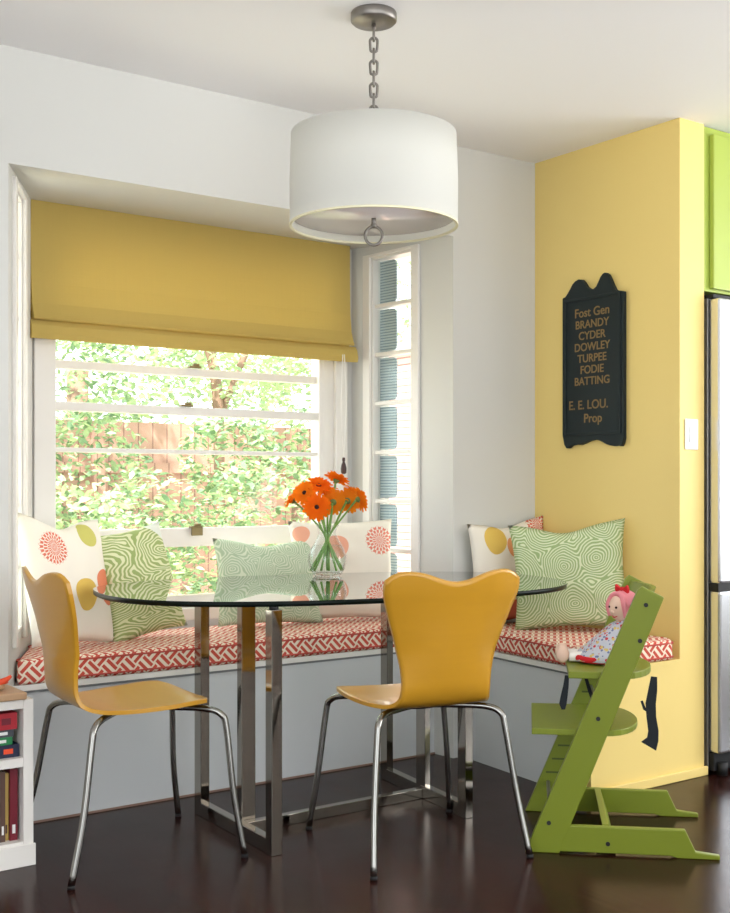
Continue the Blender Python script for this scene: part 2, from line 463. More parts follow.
for i, (x, y, z) in enumerate(((2.178, YB-.012, .916), (2.183, YB+.01, 1.556), (2.143, YB, 1.399))):
    b = MB()
    b.box(x-.026, x+.026, y-.012, y+.012, z, z+.008, .002); b.box(x-.006, x+.02, y-.008, y+.006, z+.008, z+.018, .002)
    if i == 0: b.box(x-.025, x+.025, y-.014, y-.008, z-.03, z+.002, .002)
    part(b, 'sash_lock', M['brass'], ws)

def narrow(name, M4, a0, a1, z0, z1, edges, ribside, sgn, matrib=True):
    t = thing(name, '', ''); del t['label']; del t['category']; t['kind'] = 'structure'
    b = MB()
    cw = .045
    b.box(a0-cw, a0, -.014, 0, z0-.03, z1+.01, .003, M4); b.box(a1, a1+cw, -.014, 0, z0-.03, z1+.01, .003, M4); b.box(a0-cw, a1+cw, -.014, 0, z1, z1+.012, .002, M4)
    bmesh.ops.recalc_face_normals(b.bm, faces=b.bm.faces); part(b, 'window_casing', M['trim'], t)
    b = MB()
    for zz in edges[1:-1]: b.box(a0, a1, .01, .06, zz-.008, zz+.008, .002, M4)
    b.box(a0, a0+.008, .0, .07, z0, z1, 0, M4); b.box(a1-.008, a1, 0, .07, z0, z1, 0, M4)
    b.box(a0, a1, 0, .07, z0, z0+.01, 0, M4); b.box(a0, a1, 0, .07, z1-.01, z1, 0, M4)
    bmesh.ops.recalc_face_normals(b.bm, faces=b.bm.faces); part(b, 'window_muntin', M['trim'], t)
    for za, zb in zip(edges[1:], edges[:-1]):
        b = MB(); b.box(a0+.008, a1-.008, .03, .034, za+.008, zb-.008, 0, M4); bmesh.ops.recalc_face_normals(b.bm, faces=b.bm.faces)
        part(b, 'window_pane', M['glass'], t)
        if matrib:
            # ribbed strip with rounded corners along the far edge of the pane
            w = .105; aa = a1-.008-w; pts = []
            zc0, zc1 = za+.014, zb-.014; rr = .022
            for (cx, cz, q) in ((aa+rr, zc0+rr, 2), (a1-.01, zc0, None), (a1-.01, zc1, None), (aa+rr, zc1-rr, 1)):
                if q is None: pts.append((cx, cz))
                else:
                    st = PI if q == 2 else PI/2
                    for k in range(6):
                        th = st+PI/2*k/5; pts.append((cx+rr*math.cos(th), cz+rr*math.sin(th)))
            b = MB(); b.prism(pts, 'y', .040, .048); bmesh.ops.transform(b.bm, matrix=M4, verts=b.bm.verts); bmesh.ops.recalc_face_normals(b.bm, faces=b.bm.faces)
            part(b, 'ribbed_glass', M['ribglass'], t)
    return t
E7 = [2.064, 1.855, 1.647, 1.437, 1.227, 1.019, .81, .60]
narrow('window_2', MRt, .235, .495, .60, 2.064, E7, 1, -1)
narrow('window_3', MLf, .13, .36, .60, 2.05, E7, 1, 1, False)

# ------------------------------------------------------------------ benches
t = thing('window_bench', 'white panelled bench built into the bay under the window', 'bench', (2.1, 3.9, 0))
def rel(b, t): bmesh.ops.transform(b.bm, matrix=Matrix.Translation(-Vector(t.location)), verts=b.bm.verts); return b
b = MB().box(1.262, 2.998, 3.662, 3.68, 0, .425); part(rel(b, t), 'front_panel', M['bench'], t)
b = MB().prism([(1.262, 3.655), (2.99, 3.655), (2.95, 4.145), (1.503, 4.145)], 'z', .428, .447); part(rel(b, t), 'lid', M['trim'], t)
b = MB().box(1.27, 2.985, 3.657, 3.664, .420, .428); part(rel(b, t), 'lid_shadow_strip', M['gap'], t)  # grey strip painted in for the shade under the lid
b = MB().box(1.262, 2.998, 3.656, 3.662, 0, .006); part(rel(b, t), 'shoe_moulding', M['shoe'], t)
t = thing('side_bench', 'shorter white bench along the yellow wall, running toward the room', 'bench', (3.2, 3.2, 0))
b = MB().prism([(3.05, 3.55), (2.978, 2.82), (3.0, 2.82), (3.07, 3.55)], 'z', 0, .425); part(rel(b, t), 'front_panel', M['bench'], t)
b = MB().prism([(3.042, 3.55), (2.968, 2.82), (3.445, 2.82), (3.445, 3.55)], 'z', .428, .447); part(rel(b, t), 'lid', M['trim'], t)
b = MB().prism([(3.046, 3.55), (2.974, 2.83), (3.0, 2.83), (3.07, 3.55)], 'z', .420, .428); part(rel(b, t), 'lid_shadow_strip', M['gap'], t)  # same painted shadow line on the side bench

def cushion(pts, z0, z1, label, name='bench_cushion', loc=(0,0,0), rz=0, wob=.004):
    cx = sum(p[0] for p in pts)/len(pts); cy = sum(p[1] for p in pts)/len(pts)
    t = thing(name, label, 'cushion', (cx, cy, z0), (0, 0, rz), 'red fretwork bench cushions')
    inv = Matrix.Rotation(-rz, 2)
    Q = [inv @ Vector((p[0]-cx, p[1]-cy)) for p in pts]; h = z1-z0
    b = MB(); b.prism([tuple(q) for q in Q], 'z', 0, h, .016, 4)
    for f in b.bm.faces: f.smooth = True
    b.build('cushion_cover', M['fret'], t, uvbox=True)
    n = len(Q)
    for zz in (.013, h-.013):
        pts3 = []
        for i in range(n):
            a, c = Q[i], Q[(i+1) % n]
            for k in range(1, 8): p = a.lerp(c, k/8); pts3.append((p.x, p.y, zz))
        b = MB(); b.tube([(p[0]*1.0, p[1]*1.0, p[2]) for p in pts3], .0035, 6, closed=True, sub=2); b.build('piping', M['piping'], t)
    return t
cushion([(1.270, 3.648), (2.975, 3.648), (2.935, 4.13), (1.505, 4.13)], .447, .528, 'long red and cream fretwork bench cushion under the window')
cushion([(3.045, 3.535), (2.955, 2.80), (3.395, 2.785), (3.436, 2.83), (3.436, 3.535)], .448, .524, 'shorter red and cream fretwork cushion beside the yellow wall', rz=R(-90))

# ------------------------------------------------------------------ pillows
def pillow(name, w, h, t, label, front, back, loc, yaw, lean, roll=0, pinch=.07, group='scatter pillows on the bench', chop=0):
    """local: x width, z height from 0, front faces -y"""
    b = MB(); n = 22; bm = b.bm
    off = random.uniform(0, 50)
    def pos(u, v, s):
        x = w/2*u*(1-pinch*(1-v*v)); z = h/2*v*(1-pinch*(1-u*u))
        th = t/2*((1-abs(u)**2.6)*(1-abs(v)**2.6))**.55
        wr = noise.noise(Vector((u*2.2+off, v*2.2, s)))*.012*(1-abs(u)**4)*(1-abs(v)**4)
        y = s*(th+wr)
        z -= chop*math.exp(-((u+.05)/.42)**2)*max(0, (v+.2)/1.2)**2
        return Vector((x, y, z+h/2))
    F = [[bm.verts.new(pos(-1+2*i/n, -1+2*j/n, -1)) for i in range(n+1)] for j in range(n+1)]
    B = [[F[j][i] if i in (0, n) or j in (0, n) else bm.verts.new(pos(-1+2*i/n, -1+2*j/n, 1)) for i in range(n+1)] for j in range(n+1)]
    for j in range(n):
        for i in range(n):
            f = bm.faces.new((F[j][i], F[j][i+1], F[j+1][i+1], F[j+1][i])); f.smooth = True; f.material_index = 0
            f = bm.faces.new((B[j][i], B[j+1][i], B[j+1][i+1], B[j][i+1])); f.smooth = True; f.material_index = 1
    o = b.build(name, [front, back], uvfun=lambda c: (c.x, c.z))
    o.rotation_mode = 'XYZ'
    o.matrix_world = Matrix.Translation(Vector(loc)) @ Matrix.Rotation(yaw, 4, 'Z') @ Matrix.Rotation(-lean, 4, 'X') @ Matrix.Translation(Vector((0,0,h/2))) @ Matrix.Rotation(roll, 4, 'Y') @ Matrix.Translation(Vector((0,0,-h/2)))
    return tag(o, label, 'pillow', group)
pillow('throw_pillow', .42, .46, .13, 'white square pillow printed with a coral chrysanthemum, leaning in the left window corner', M['mum'], M['linen'], (1.55, 3.82, .535), R(28), R(14), R(5), chop=.035)
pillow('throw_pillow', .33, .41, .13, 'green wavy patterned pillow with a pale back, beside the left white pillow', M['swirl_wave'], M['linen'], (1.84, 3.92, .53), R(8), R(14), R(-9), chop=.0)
pillow('throw_pillow', .47, .35, .12, 'low pale green contour patterned pillow under the middle of the window', M['swirl_small'], M['linen'], (2.42, 3.97, .53), R(-4), R(13), R(2), chop=.02)
pillow('throw_pillow', .44, .42, .12, 'white pillow with pink flower prints in the right corner of the bay behind the vase', M['mum2'], M['linen'], (2.735, 3.93, .53), R(-25), R(11), R(-1))
pillow('throw_pillow', .42, .42, .08, 'white pillow with a yellow flower print tucked behind the green one by the yellow wall', M['mum3'], M['linen'], (3.255, 3.49, .528), R(0), R(2), R(-4), chop=.02)
pillow('throw_pillow', .45, .42, .12, 'large green pillow with concentric rings leaning against the yellow wall', M['swirl_fine'], M['linen'], (3.268, 3.18, .527), R(-50), R(4), R(-4), pinch=.09, chop=.026)

# ------------------------------------------------------------------ roman blind
t = thing('roman_blind', 'gold linen roman blind pulled down over the top of the window', 'window blind', (2.19, 4.11, 0))
b = MB(); bm = b.bm
prof = [(.0, 2.117), (.0, 1.95), (-.003, 1.82), (-.012, 1.745), (-.026, 1.705), (-.034, 1.690), (-.030, 1.684), (.006, 1.692), (.012, 1.71), (.012, 2.117)]
def panel(xa, xb, prof, name, mat, wav=0):
    b = MB(); n = 28; rows = []
    for (y, z) in prof:
        rows.append([b.bm.verts.new((xa+(xb-xa)*i/n, y+wav*math.sin(i*.9), z)) for i in range(n+1)])
    for A, B in zip(rows, rows[1:]):
        for i in range(n):
            f = b.bm.faces.new((A[i], A[i+1], B[i+1], B[i])); f.smooth = False
    b.bm.faces.new([r[0] for r in rows][::-1]); b.bm.faces.new([r[-1] for r in rows])
    bmesh.ops.recalc_face_normals(b.bm, faces=b.bm.faces)
    return b.build(name, mat, t)
panel(-.705, .70, prof, 'fabric_panel', M['blind'], .001)
# stacked folds at the bottom, the lowest one deepest
panel(-.712, .722, [(-.012, 1.682), (-.024, 1.664), (-.031, 1.634), (-.026, 1.616), (.004, 1.618), (.0, 1.685)], 'bottom_fold', M['blind'])
panel(-.706, .706, [(.0135, 1.73), (.0135, 1.63), (.018, 1.63), (.018, 1.73)], 'fold_backing', M['blind'])
part(MB().box(-.70, .695, .013, .035, 2.07, 2.105), 'headrail', M['trim'], t)
t = thing('blind_cord', 'looped white blind cord with a dark wooden tassel hanging right of the window', 'cord', (2.815, 4.05, 0))
b = MB(); b.tube([(-.004, 0, 1.64), (-.01, 0, 1.50), (-.012, 0, 1.40), (0, 0, 1.20)], .0018, 6); b.tube([(.004, 0, 1.64), (.012, 0, 1.50), (.013, 0, 1.40), (0, 0, 1.20)], .0018, 6)
part(b, 'cord_loop', M['trim'], t)
b = MB(); b.lathe([(0, .055), (.006, .053), (.007, .043), (.005, .036), (.009, .026), (.013, .008), (.012, -.010), (.006, -.016), (0, -.016)], (0, 0, 1.15), 16)
part(b, 'tassel', M['tassel'], t)

# ------------------------------------------------------------------ pendant lamp
t = thing('pendant_lamp', 'white drum pendant lamp hanging on a metal chain above the table', 'lamp', (1.976, 2.692, ZC))
b = MB(); b.lathe([(0, 0), (.064, 0), (.066, -.004), (.066, -.024), (.060, -.030), (.02, -.032), (0, -.032)], seg=40); part(b, 'ceiling_canopy', M['steel'], t)
b = MB(); b.tube([(0,0,-.03), (0,0,-.05)], .006, 8); part(b, 'canopy_hook', M['steel'], t)
z = -.043; i = 0
while z > -.36:
    b = MB(); Lk, wk = .0205, .0105
    pts = []
    for k in range(12):
        th = 2*PI*k/12; xx = wk*math.cos(th); zz = (Lk-wk)*(1 if math.sin(th) >= 0 else -1)+wk*math.sin(th)
        pts.append((xx*1.0, 0, z-Lk+zz+.004) if i % 2 else (0, xx, z-Lk+zz+.004))
    b.tube(pts, .0038, 8, closed=True, sub=3); 
    o = part(b, 'chain_link', M['steel'], t); o.rotation_euler = (0, 0, R(-36)); z -= .0325; i += 1
zb, zt = 1.828-ZC, 2.089-ZC
b = MB(); r = .2405
b.lathe([(r, zb), (r+.0005, (zb+zt)/2), (r-.004, zt), (r-.007, zt), (r-.0035, (zb+zt)/2), (r-.003, zb), (r, zb)], seg=72); part(b, 'drum_shade', M['shade'], t)
b = MB(); b.lathe([(r+.001, zb-.002), (r+.001, zb+.0035), (r-.006, zb+.0035), (r-.006, zb-.002), (r+.001, zb-.002)], seg=72); part(b, 'shade_rim', M['shadetrim'], t)
b = MB(); b.lathe([(0, zb+.022), (r-.008, zb+.022), (r-.008, zb+.026), (0, zb+.026)], seg=72); part(b, 'diffuser', M['diffuser'], t)
b = MB(); b.cyl((0,0,zt+.01), (0,0,zb+.034), .006); 
for k in range(3): a = R(20+120*k); b.cyl((0,0,zt-.01), ((r-.006)*math.cos(a), (r-.006)*math.sin(a), zt-.01), .003, seg=8)
part(b, 'shade_frame', M['steel'], t)
b = MB(); b.cyl((0,0,zb+.03), (0,0,zb+.000), .007); b.ball((0,0,zb+.002), .009)
ca, sa = math.cos(R(-36)), math.sin(R(-36))
b.tube([(ca*.0245*math.cos(q), sa*.0245*math.cos(q), zb-.028+.0265*math.sin(q)) for q in [2*PI*k/20 for k in range(20)]], .0046, 10, closed=True, sub=2)
part(b, 'finial_ring', M['steel'], t)

# ------------------------------------------------------------------ glass table
TC = (2.29, 3.35)
t = thing('dining_table', 'oval glass dining table on a chrome bar base in front of the window', 'table', (TC[0], TC[1], 0))
def oval(a, b1, b2, n=2.5, seg=120):
    P = []
    for k in range(seg):
        th = 2*PI*k/seg; c_, s_ = math.cos(th), math.sin(th)
        rr = (abs(c_)**n+abs(s_)**n)**(-1/n)
        P.append((a*c_*rr, (b2 if s_ > 0 else b1)*s_*rr))
    return P
b = MB(); n0 = 0
P0 = oval(.82, .56, .44, 2.6); ra = R(-13); P0 = [(p[0]*math.cos(ra)-p[1]*math.sin(ra), p[0]*math.sin(ra)+p[1]*math.cos(ra)) for p in P0]; 
A = [b.bm.verts.new((p[0], p[1], .729)) for p in P0]; B = [b.bm.verts.new((p[0], p[1], .745)) for p in P0]
f = b.bm.faces.new(A[::-1]); f = b.bm.faces.new(B)
for k in range(len(P0)):
    f = b.bm.faces.new((A[k], A[(k+1) % len(P0)], B[(k+1) % len(P0)], B[k])); f.material_index = 1; f.smooth = True
b.build('glass_top', [M['tglass'], M['tedge']], t)
def T(x, y): return (x-TC[0], y-TC[1])
legs = [(1.815, 3.43, .032, .045), (1.790, 2.935, .036, .036), (1.850, 3.20, .050, .030), (2.50, 2.90, .032, .04), (2.585, 3.44, .028, .04), (2.54, 3.17, .024, .05)]
for x, y, dx, dy in legs:
    X, Y = T(x, y); part(MB().box(X-dx/2, X+dx/2, Y-dy/2, Y+dy/2, 0, .720, .0015), 'leg', M['chrome'], t)
    b = MB(); b.cyl((X, Y, .720), (X, Y, .729), .014); part(b, 'glass_pad', M['black'], t)
def bar(pa, pb, w, z0, z1, name):
    a = Vector(T(*pa)); c = Vector(T(*pb)); d = (c-a); L = d.length; d.normalize(); nn = Vector((-d.y, d.x))
    M4 = Matrix(((d.x, nn.x, 0, a.x), (d.y, nn.y, 0, a.y), (0,0,1,0), (0,0,0,1)))
    part(MB().box(0, L, -w/2, w/2, z0, z1, .0015, M4), name, M['chrome'], t)
bar((1.791, 2.95), (1.814, 3.41), .03, 0, .045, 'base_bar'); bar((2.503, 2.92), (2.583, 3.42), .03, 0, .045, 'base_bar')
bar((1.815, 3.17), (2.525, 3.17), .028, 0, .035, 'stretcher')

# ------------------------------------------------------------------ plywood chairs (local +y is the front)
def make_chair():
    root = thing('plywood_chair', 'x', 'chair')
    prof = [(.186, .450), (.16, .456), (.11, .456), (.02, .450), (-.08, .446), (-.155, .449), (-.20, .466), (-.225, .500), (-.240, .56), (-.255, .64), (-.270, .72), (-.288, .79), (-.30, .845)]
    wid = [.155, .188, .204, .204, .188, .164, .148, .141, .145, .166, .194, .214, .207]
    pts = [Vector((0, a, z)) for a, z in prof]
    cum = [0]
    for a, c in zip(pts, pts[1:]): cum.append(cum[-1]+(c-a).length)
    L = cum[-1]
    def cr(vals, s):
        s = min(max(s, 0), L-1e-6)
        i = max(k for k in range(len(cum)-1) if cum[k] <= s)
        tt = (s-cum[i])/(cum[i+1]-cum[i]); n = len(vals)
        p0 = vals[max(i-1, 0)]; p1 = vals[i]; p2 = vals[i+1]; p3 = vals[min(i+2, n-1)]
        return .5*((p1*2)+(p2-p0)*tt+(p0*2-p1*5+p2*4-p3)*tt*tt+(p1*3-p0-p2*3+p3)*tt**3)
    NS, NT = 56, 24
    def P(si, ti, off):
        u = -1+2*ti/NT
        # top edge: two lobes with a dip between; front edge: softly rounded
        top = L-.036*(.5+.5*math.cos(PI*min(abs(u)/.74, 1)))-.03*(max(0, (abs(u)-.74)/.26)**2)
        bot = .035*abs(u)**4
        s = bot+(top-bot)*si/NS
        c = cr(pts, s); w = cr(wid, s)
        e = cr(pts, min(s+.004, L-1e-5))-cr(pts, max(s-.004, 0)); e.normalize()
        nrm = Vector((1,0,0)).cross(e); nrm.normalize()
        k = s/L
        cup = .030*max(0, min(1, (k-.5)/.2))*u*u          # the back wraps forward at its sides
        dish = .006*(1-u*u)*(1-max(0, min(1, (k-.4)/.15)))
        x = u*w
        q = c+Vector((x, cup, -dish))
        return q+nrm*off
    bm = bmesh.new()
    th = .0055
    rows = {}
    for sgn in (-1, 1):
        rows[sgn] = [[bm.verts.new(P(i, j, sgn*th)) for j in range(NT+1)] for i in range(NS+1)]
    for i in range(NS):
        for j in range(NT):
            a = rows[1]; f = bm.faces.new((a[i][j], a[i][j+1], a[i+1][j+1], a[i+1][j])); f.smooth = True
            a = rows[-1]; f = bm.faces.new((a[i][j], a[i+1][j], a[i+1][j+1], a[i][j+1])); f.smooth = True
    def rim(v): return v
    for i in range(NS):
        for j in (0, NT):
            bm.faces.new((rows[1][i][j], rows[1][i+1][j], rows[-1][i+1][j], rows[-1][i][j]))
    for j in range(NT):
        for i in (0, NS):
            bm.faces.new((rows[1][i][j], rows[1][i][j+1], rows[-1][i][j+1], rows[-1][i][j]))
    bmesh.ops.recalc_face_normals(bm, faces=bm.faces)
    bb = MB(); bb.bm.free(); bb.bm = bm
    o = bb.build('seat_shell', M['plywood'], root)
    for sx in (-1, 1):
        for sy in (-1, 1):
            fx, fy = .248*sx, (.248 if sy > 0 else -.268)
            b = MB(); ky = .165 if sy > 0 else -.155
            b.tube([(.03*sx, .05*sy, .425), (.09*sx, .095*sy, .428), (.165*sx, ky, .428), (.196*sx, ky*1.2, .412), (.206*sx, ky*1.27, .37), (.228*sx, (ky*1.2+fy)/2, .18), (fx, fy, .006)], .0098, 12)
            lg = b.build('leg', M['tubechrome'], root)
            b = MB(); b.cyl((fx*.999, fy*.999, .010), (fx, fy, 0), .0104); b.build('foot_cap', M['black'], lg)
    b = MB(); b.cyl((0, 0, .418), (0, 0, .436), .075, seg=28); b.box(-.12, .12, .10, .125, .425, .44, .003); b.build('seat_bracket', M['tubechrome'], root)
    return root
chB = make_chair(); chB.location = (2.199, 2.790, 0); chB.rotation_euler = (0, 0, R(-13))
chA = copy_tree(chB); chA.location = (1.478, 3.228, 0); chA.rotation_euler = (0, 0, R(-94))
chB['label'] = 'honey yellow moulded plywood chair seen from behind at the front of the table'
chA['label'] = 'honey yellow moulded plywood chair seen from the side at the left end of the table'
chA['group'] = chB['group'] = 'yellow plywood chairs round the glass table'

# ------------------------------------------------------------------ high chair (local: x toward the back of the chair, y away from the near side, z up)
nn = Vector((.692, .721)).normalized(); ee = Vector((nn.y, -nn.x))
HO = Vector((2.404, 2.519))
hc = thing('high_chair', 'lime green wooden high chair with a doll in it, in front of the side bench', 'high chair', (HO.x, HO.y, 0), (0, 0, math.atan2(ee.y, ee.x)))
WD = .46; TH = .022
def upx(z): return .0+(.340)*z/.785       # front edge of the slanted upright
for ys, nm in ((0, 'near'), (WD-TH, 'far')):
    b = MB(); b.prism([(.0, 0), (.100, 0), (.402, .758), (.340, .790), (.326, .778)], 'y', ys, ys+TH, .003)
    b.mi = 1; yy = ys+TH if ys == 0 else ys-.0006
    for k in range(14):
        zz = .13+k*.045; b.box(upx(zz)+.012, upx(zz)+.075, yy, yy+.0006, zz, zz+.006)
    up = b.build('side_upright', [M['green'], M['groove']], hc)
    b = MB(); b.prism([(.075, .012), (.105, .083), (.462, .083), (.492, .020), (.560, .012), (.560, 0), (.44, 0), (.42, .006), (.09, .006)], 'y', ys+.0005, ys+TH-.0005, .003)
    b.build('floor_runner', M['green'], hc)
    for (a, z) in [(.350, .736), (.333, .631), (.213, .400), (.070, .089), (.241, .034)]:
        b = MB(); ya, yb_ = (ys-.002, ys+.002) if ys == 0 else (ys+TH-.002, ys+TH+.002)
        b.cyl((a, ya, z), (a, yb_, z), .0065, seg=14); b.build('bolt', M['black'], hc)
# plates
def plate(a0, a1, z, name, over=0, front_round=.0):
    y0_, y1_ = TH+.001, WD-TH-.001
    pts = [(a0, y0_+.0), (a1-.05, y0_), (a1-.015, y0_+.05), (a1, (y0_+y1_)/2), (a1-.015, y1_-.05), (a1-.05, y1_), (a0, y1_)]
    b = MB(); b.prism(pts, 'z', z-.009, z+.009, .003); return b.build(name, M['green'], hc)
def wide(a0, a1, z, name, h=.018):
    # plate whose front part sticks out past the uprights
    af = upx(z)-.004
    pts = [(a0, -.0), (af, -.0), (af, TH+.001), (a1-.06, TH+.001), (a1-.02, .09), (a1, WD/2), (a1-.02, WD-.09), (a1-.06, WD-TH-.001), (af, WD-TH-.001), (af, WD), (a0, WD)]
    b = MB(); b.prism(pts, 'z', z-h, z, .003); return b.build(name, M['green'], hc)
def slatplate(a0, a1, z, name, h=.018):
    hw = (WD-2*TH-.002)/2; arc = [(a1-.11+.11*math.cos(q), WD/2+hw*math.sin(q)) for q in [R(-90+180*k/14) for k in range(15)]]
    b = MB(); b.prism([(a0, TH+.001)]+arc+[(a0, WD-TH-.001)], 'z', z-h, z, .002)
    return b.build(name, M['green'], hc)
slatplate(.128, .385, .533, 'seat_plate', .02)
slatplate(.020, .345, .362, 'foot_plate', .018)
# curved back rests
for (z0, z1, a) in ((.70, .772, .342),):
    b = MB(); n = 12
    for s_ in range(n):
        y_a = TH+(WD-2*TH)*s_/n; y_b = TH+(WD-2*TH)*(s_+1)/n
        fa = lambda y: a+.045*math.sin(PI*(y-TH)/(WD-2*TH))
        vs = []
        for (yy) in (y_a, y_b):
            for (da, zz) in ((0-.025, z0), (.014-.025, z0), (.014, z1), (0, z1)): vs.append(b.bm.verts.new((fa(yy)+da, yy, zz)))
        q = vs
        for fc in ((0,1,5,4), (1,2,6,5), (2,3,7,6), (3,0,4,7)): b.bm.faces.new([q[i] for i in fc]).smooth = False
        if s_ == 0: b.bm.faces.new(q[:4])
        if s_ == n-1: b.bm.faces.new(q[4:])
    bmesh.ops.remove_doubles(b.bm, verts=b.bm.verts, dist=.0001); bmesh.ops.recalc_face_normals(b.bm, faces=b.bm.faces)
    b.build('back_rest', M['green'], hc)
b = MB(); b.prism([(.225, .085), (.245, .085), (.268, .012), (.246, .012)], 'y', TH, WD-TH, .002); b.build('cross_board', M['green'], hc)
for q in ((.075, .10), (.215, .42)): b = MB(); b.cyl((q[0], TH, q[1]), (q[0], WD-TH, q[1]), .006); b.build('tie_rod', M['steel'], hc)
def ribbon(pts, ws, y, th=.0015):
    """webbing hanging in the plane of the chair side: pts (x, z), widths, y position"""
    b = MB(); n = len(pts); L = []; Rr = []
    for i, (x, z) in enumerate(pts):
        p = Vector(pts[max(i-1, 0)]); q = Vector(pts[min(i+1, n-1)]); d = (q-p).normalized(); m = Vector((-d.y, d.x))
        L.append(Vector((x, z))+m*ws[i]/2); Rr.append(Vector((x, z))-m*ws[i]/2)
    poly = [tuple(v) for v in L]+[tuple(v) for v in Rr[::-1]]
    b.prism(poly, 'y', y, y+th); return b.build('harness_strap', M['webbing'], hc)
ribbon([(.124, .520), (.121, .49), (.116, .46), (.112, .435), (.113, .418)], [.012, .016, .020, .022, .010], .035)
ribbon([(.180, .512), (.192, .47), (.205, .43), (.212, .40)], [.010, .011, .011, .009], .10)
ribbon([(.378, .520), (.374, .48), (.368, .44), (.370, .40), (.376, .36), (.374, .335), (.362, .314)], [.018, .026, .030, .028, .030, .034, .050], .045)
ribbon([(.362, .418), (.350, .425), (.342, .448)], [.010, .009, .007], .044)

# rag doll sitting in the high chair, legs forward
dl = thing('rag_doll', 'rag doll in a pink hood and floral dress sitting in the green high chair', 'doll', tuple(hc.matrix_basis @ Vector((.30, .235, .533))), (0, 0, math.atan2(ee.y, ee.x)))
b = MB(); b.tube([(.02, 0, .03), (.005, 0, .07), (.005, 0, .11), (.012, 0, .135)], [.045, .043, .032, .018], 14); b.build('body', M['skin'], dl)
b = MB(); b.ball((0, 0, 0), .044, (1, .95, 1.05), 20); b.ball((-.042, 0, -.006), .006)
hd = b.build('head', M['skin'], dl, loc=(.002, -.004, .172), rot=(0, R(-8), R(38)))
b = MB(); b.tube([(-.036, -.012, -.020), (-.040, 0, -.024), (-.036, .012, -.020)], .0016, 6); b.build('mouth', M['red'], hd)
for q in (-.015, .015): b = MB(); b.ball((-.0405, q, .008), .0038, seg=8); b.build('eye', M['eye'], hd)
b = MB(); b.ball((.010, 0, .004), .0475, (.98, 1.02, 1.05), 20)
b.tube([(-.022, -.036, -.024), (-.026, -.036, .010), (-.018, -.022, .038), (-.016, 0, .045), (-.018, .022, .038), (-.026, .036, .010), (-.022, .036, -.024)], .0085, 10)
b.build('hood', M['pink'], hd)
b = MB()
for q in (-1, 1): b.prism([(0, 0), (.026*q, .016), (.030*q, .0), (.026*q, -.012)], 'x', .000, .010, .003)
b.ball((.005, 0, .001), .007)
bmesh.ops.transform(b.bm, matrix=Matrix.Translation((.0, 0, .056)), verts=b.bm.verts); b.build('bow', M['red'], hd)
b = MB()
b.bm.free(); b.bm = bmesh.new()
rings = []
for k, (x, z, rx, ry) in enumerate([(.012, .134, .020, .026), (.004, .118, .044, .054), (-.010, .090, .060, .068), (-.030, .060, .072, .080), (-.050, .034, .082, .090), (-.066, .010, .086, .096)]):
    ring = []
    for j in range(28):
        th = 2*PI*j/28; fl = 1+.06*math.sin(7*th)*(k/5)
        ring.append(b.bm.verts.new((x+rx*fl*math.cos(th), ry*fl*math.sin(th), z)))
    rings.append(ring)
for A_, B_ in zip(rings, rings[1:]):
    for j in range(28): b.bm.faces.new((A_[j], A_[(j+1) % 28], B_[(j+1) % 28], B_[j])).smooth = True
b.bm.faces.new(rings[-1]); bmesh.ops.recalc_face_normals(b.bm, faces=b.bm.faces)
b.build('dress', M['dress'], dl)
b = MB(); b.tube([(-.03, -.086, .014), (-.09, -.078, .014), (-.128, -.055, .016), (-.146, 0, .018), (-.128, .055, .016), (-.09, .078, .014), (-.03, .086, .014)], .010, 10); b.build('dress_hem', M['red'], dl)
b = MB(); b.tube([(-.002, -.052, .122), (.000, -.066, .092), (-.004, -.080, .06)], .008, 8); b.build('apron_ribbon', M['red'], dl)
for s_ in (-1, 1):
    b = MB(); b.tube([(-.05, .022*s_, .017), (-.11, .026*s_, .018), (-.165, .030*s_, .020)], [.020, .017, .016], 12); lg = b.build('leg', M['hair'], dl)
    b = MB(); b.ball((-.185, .031*s_, .026), .024, (.9, .8, 1.15), 14); b.build('foot', M['skin'], lg)
    b = MB(); b.tube([(.01, .035*s_, .108), (.00, .070*s_, .075), (-.02, .082*s_, .045), (-.03, .085*s_, .025)], [.016, .015, .012, .011], 10); ar = b.build('arm', M['dress'], dl)
    b = MB(); b.ball((-.033, .086*s_, .020), .013); b.build('hand', M['skin'], ar)

# ------------------------------------------------------------------ tavern sign on the yellow wall
t = thing('hanging_sign', 'dark green-black wooden board with gold lettering on the yellow wall', 'sign', (XR, 3.21, 1.24))
top = [(3.373,1.846),(3.358,1.850),(3.345,1.862),(3.330,1.880),(3.318,1.896),(3.303,1.906),(3.285,1.911),(3.268,1.908),(3.255,1.896),(3.240,1.876),(3.222,1.864),(3.204,1.862),(3.190,1.870),(3.178,1.888),(3.167,1.905),(3.155,1.916),(3.142,1.918),(3.128,1.908),(3.117,1.890),(3.105,1.866),(3.093,1.846),(3.085,1.840),(3.062,1.836),(3.049,1.832)]
bot = [(3.049,1.268),(3.055,1.245),(3.063,1.236),(3.075,1.240),(3.095,1.238),(3.121,1.242),(3.140,1.248),(3.157,1.256),(3.178,1.264),(3.199,1.266),(3.225,1.262),(3.252,1.254),(3.275,1.248),(3.300,1.250),(3.325,1.246),(3.340,1.236),(3.352,1.236),(3.364,1.252),(3.373,1.290)]
pts = [(y-3.21, z-1.24) for y, z in top+bot]
b = MB(); b.prism(pts, 'x', -.022, -.002, .002, 1); part(b, 'board', M['sign'], t)
b = MB()
for q in ((-.150, -.138, .055, .585), (.138, .150, .055, .585), (-.150, .150, .045, .057), (-.150, .150, .583, .595)): b.box(-.027, -.021, q[0], q[1], q[2], q[3], .002)
part(b, 'raised_frame', M['sign'], t)
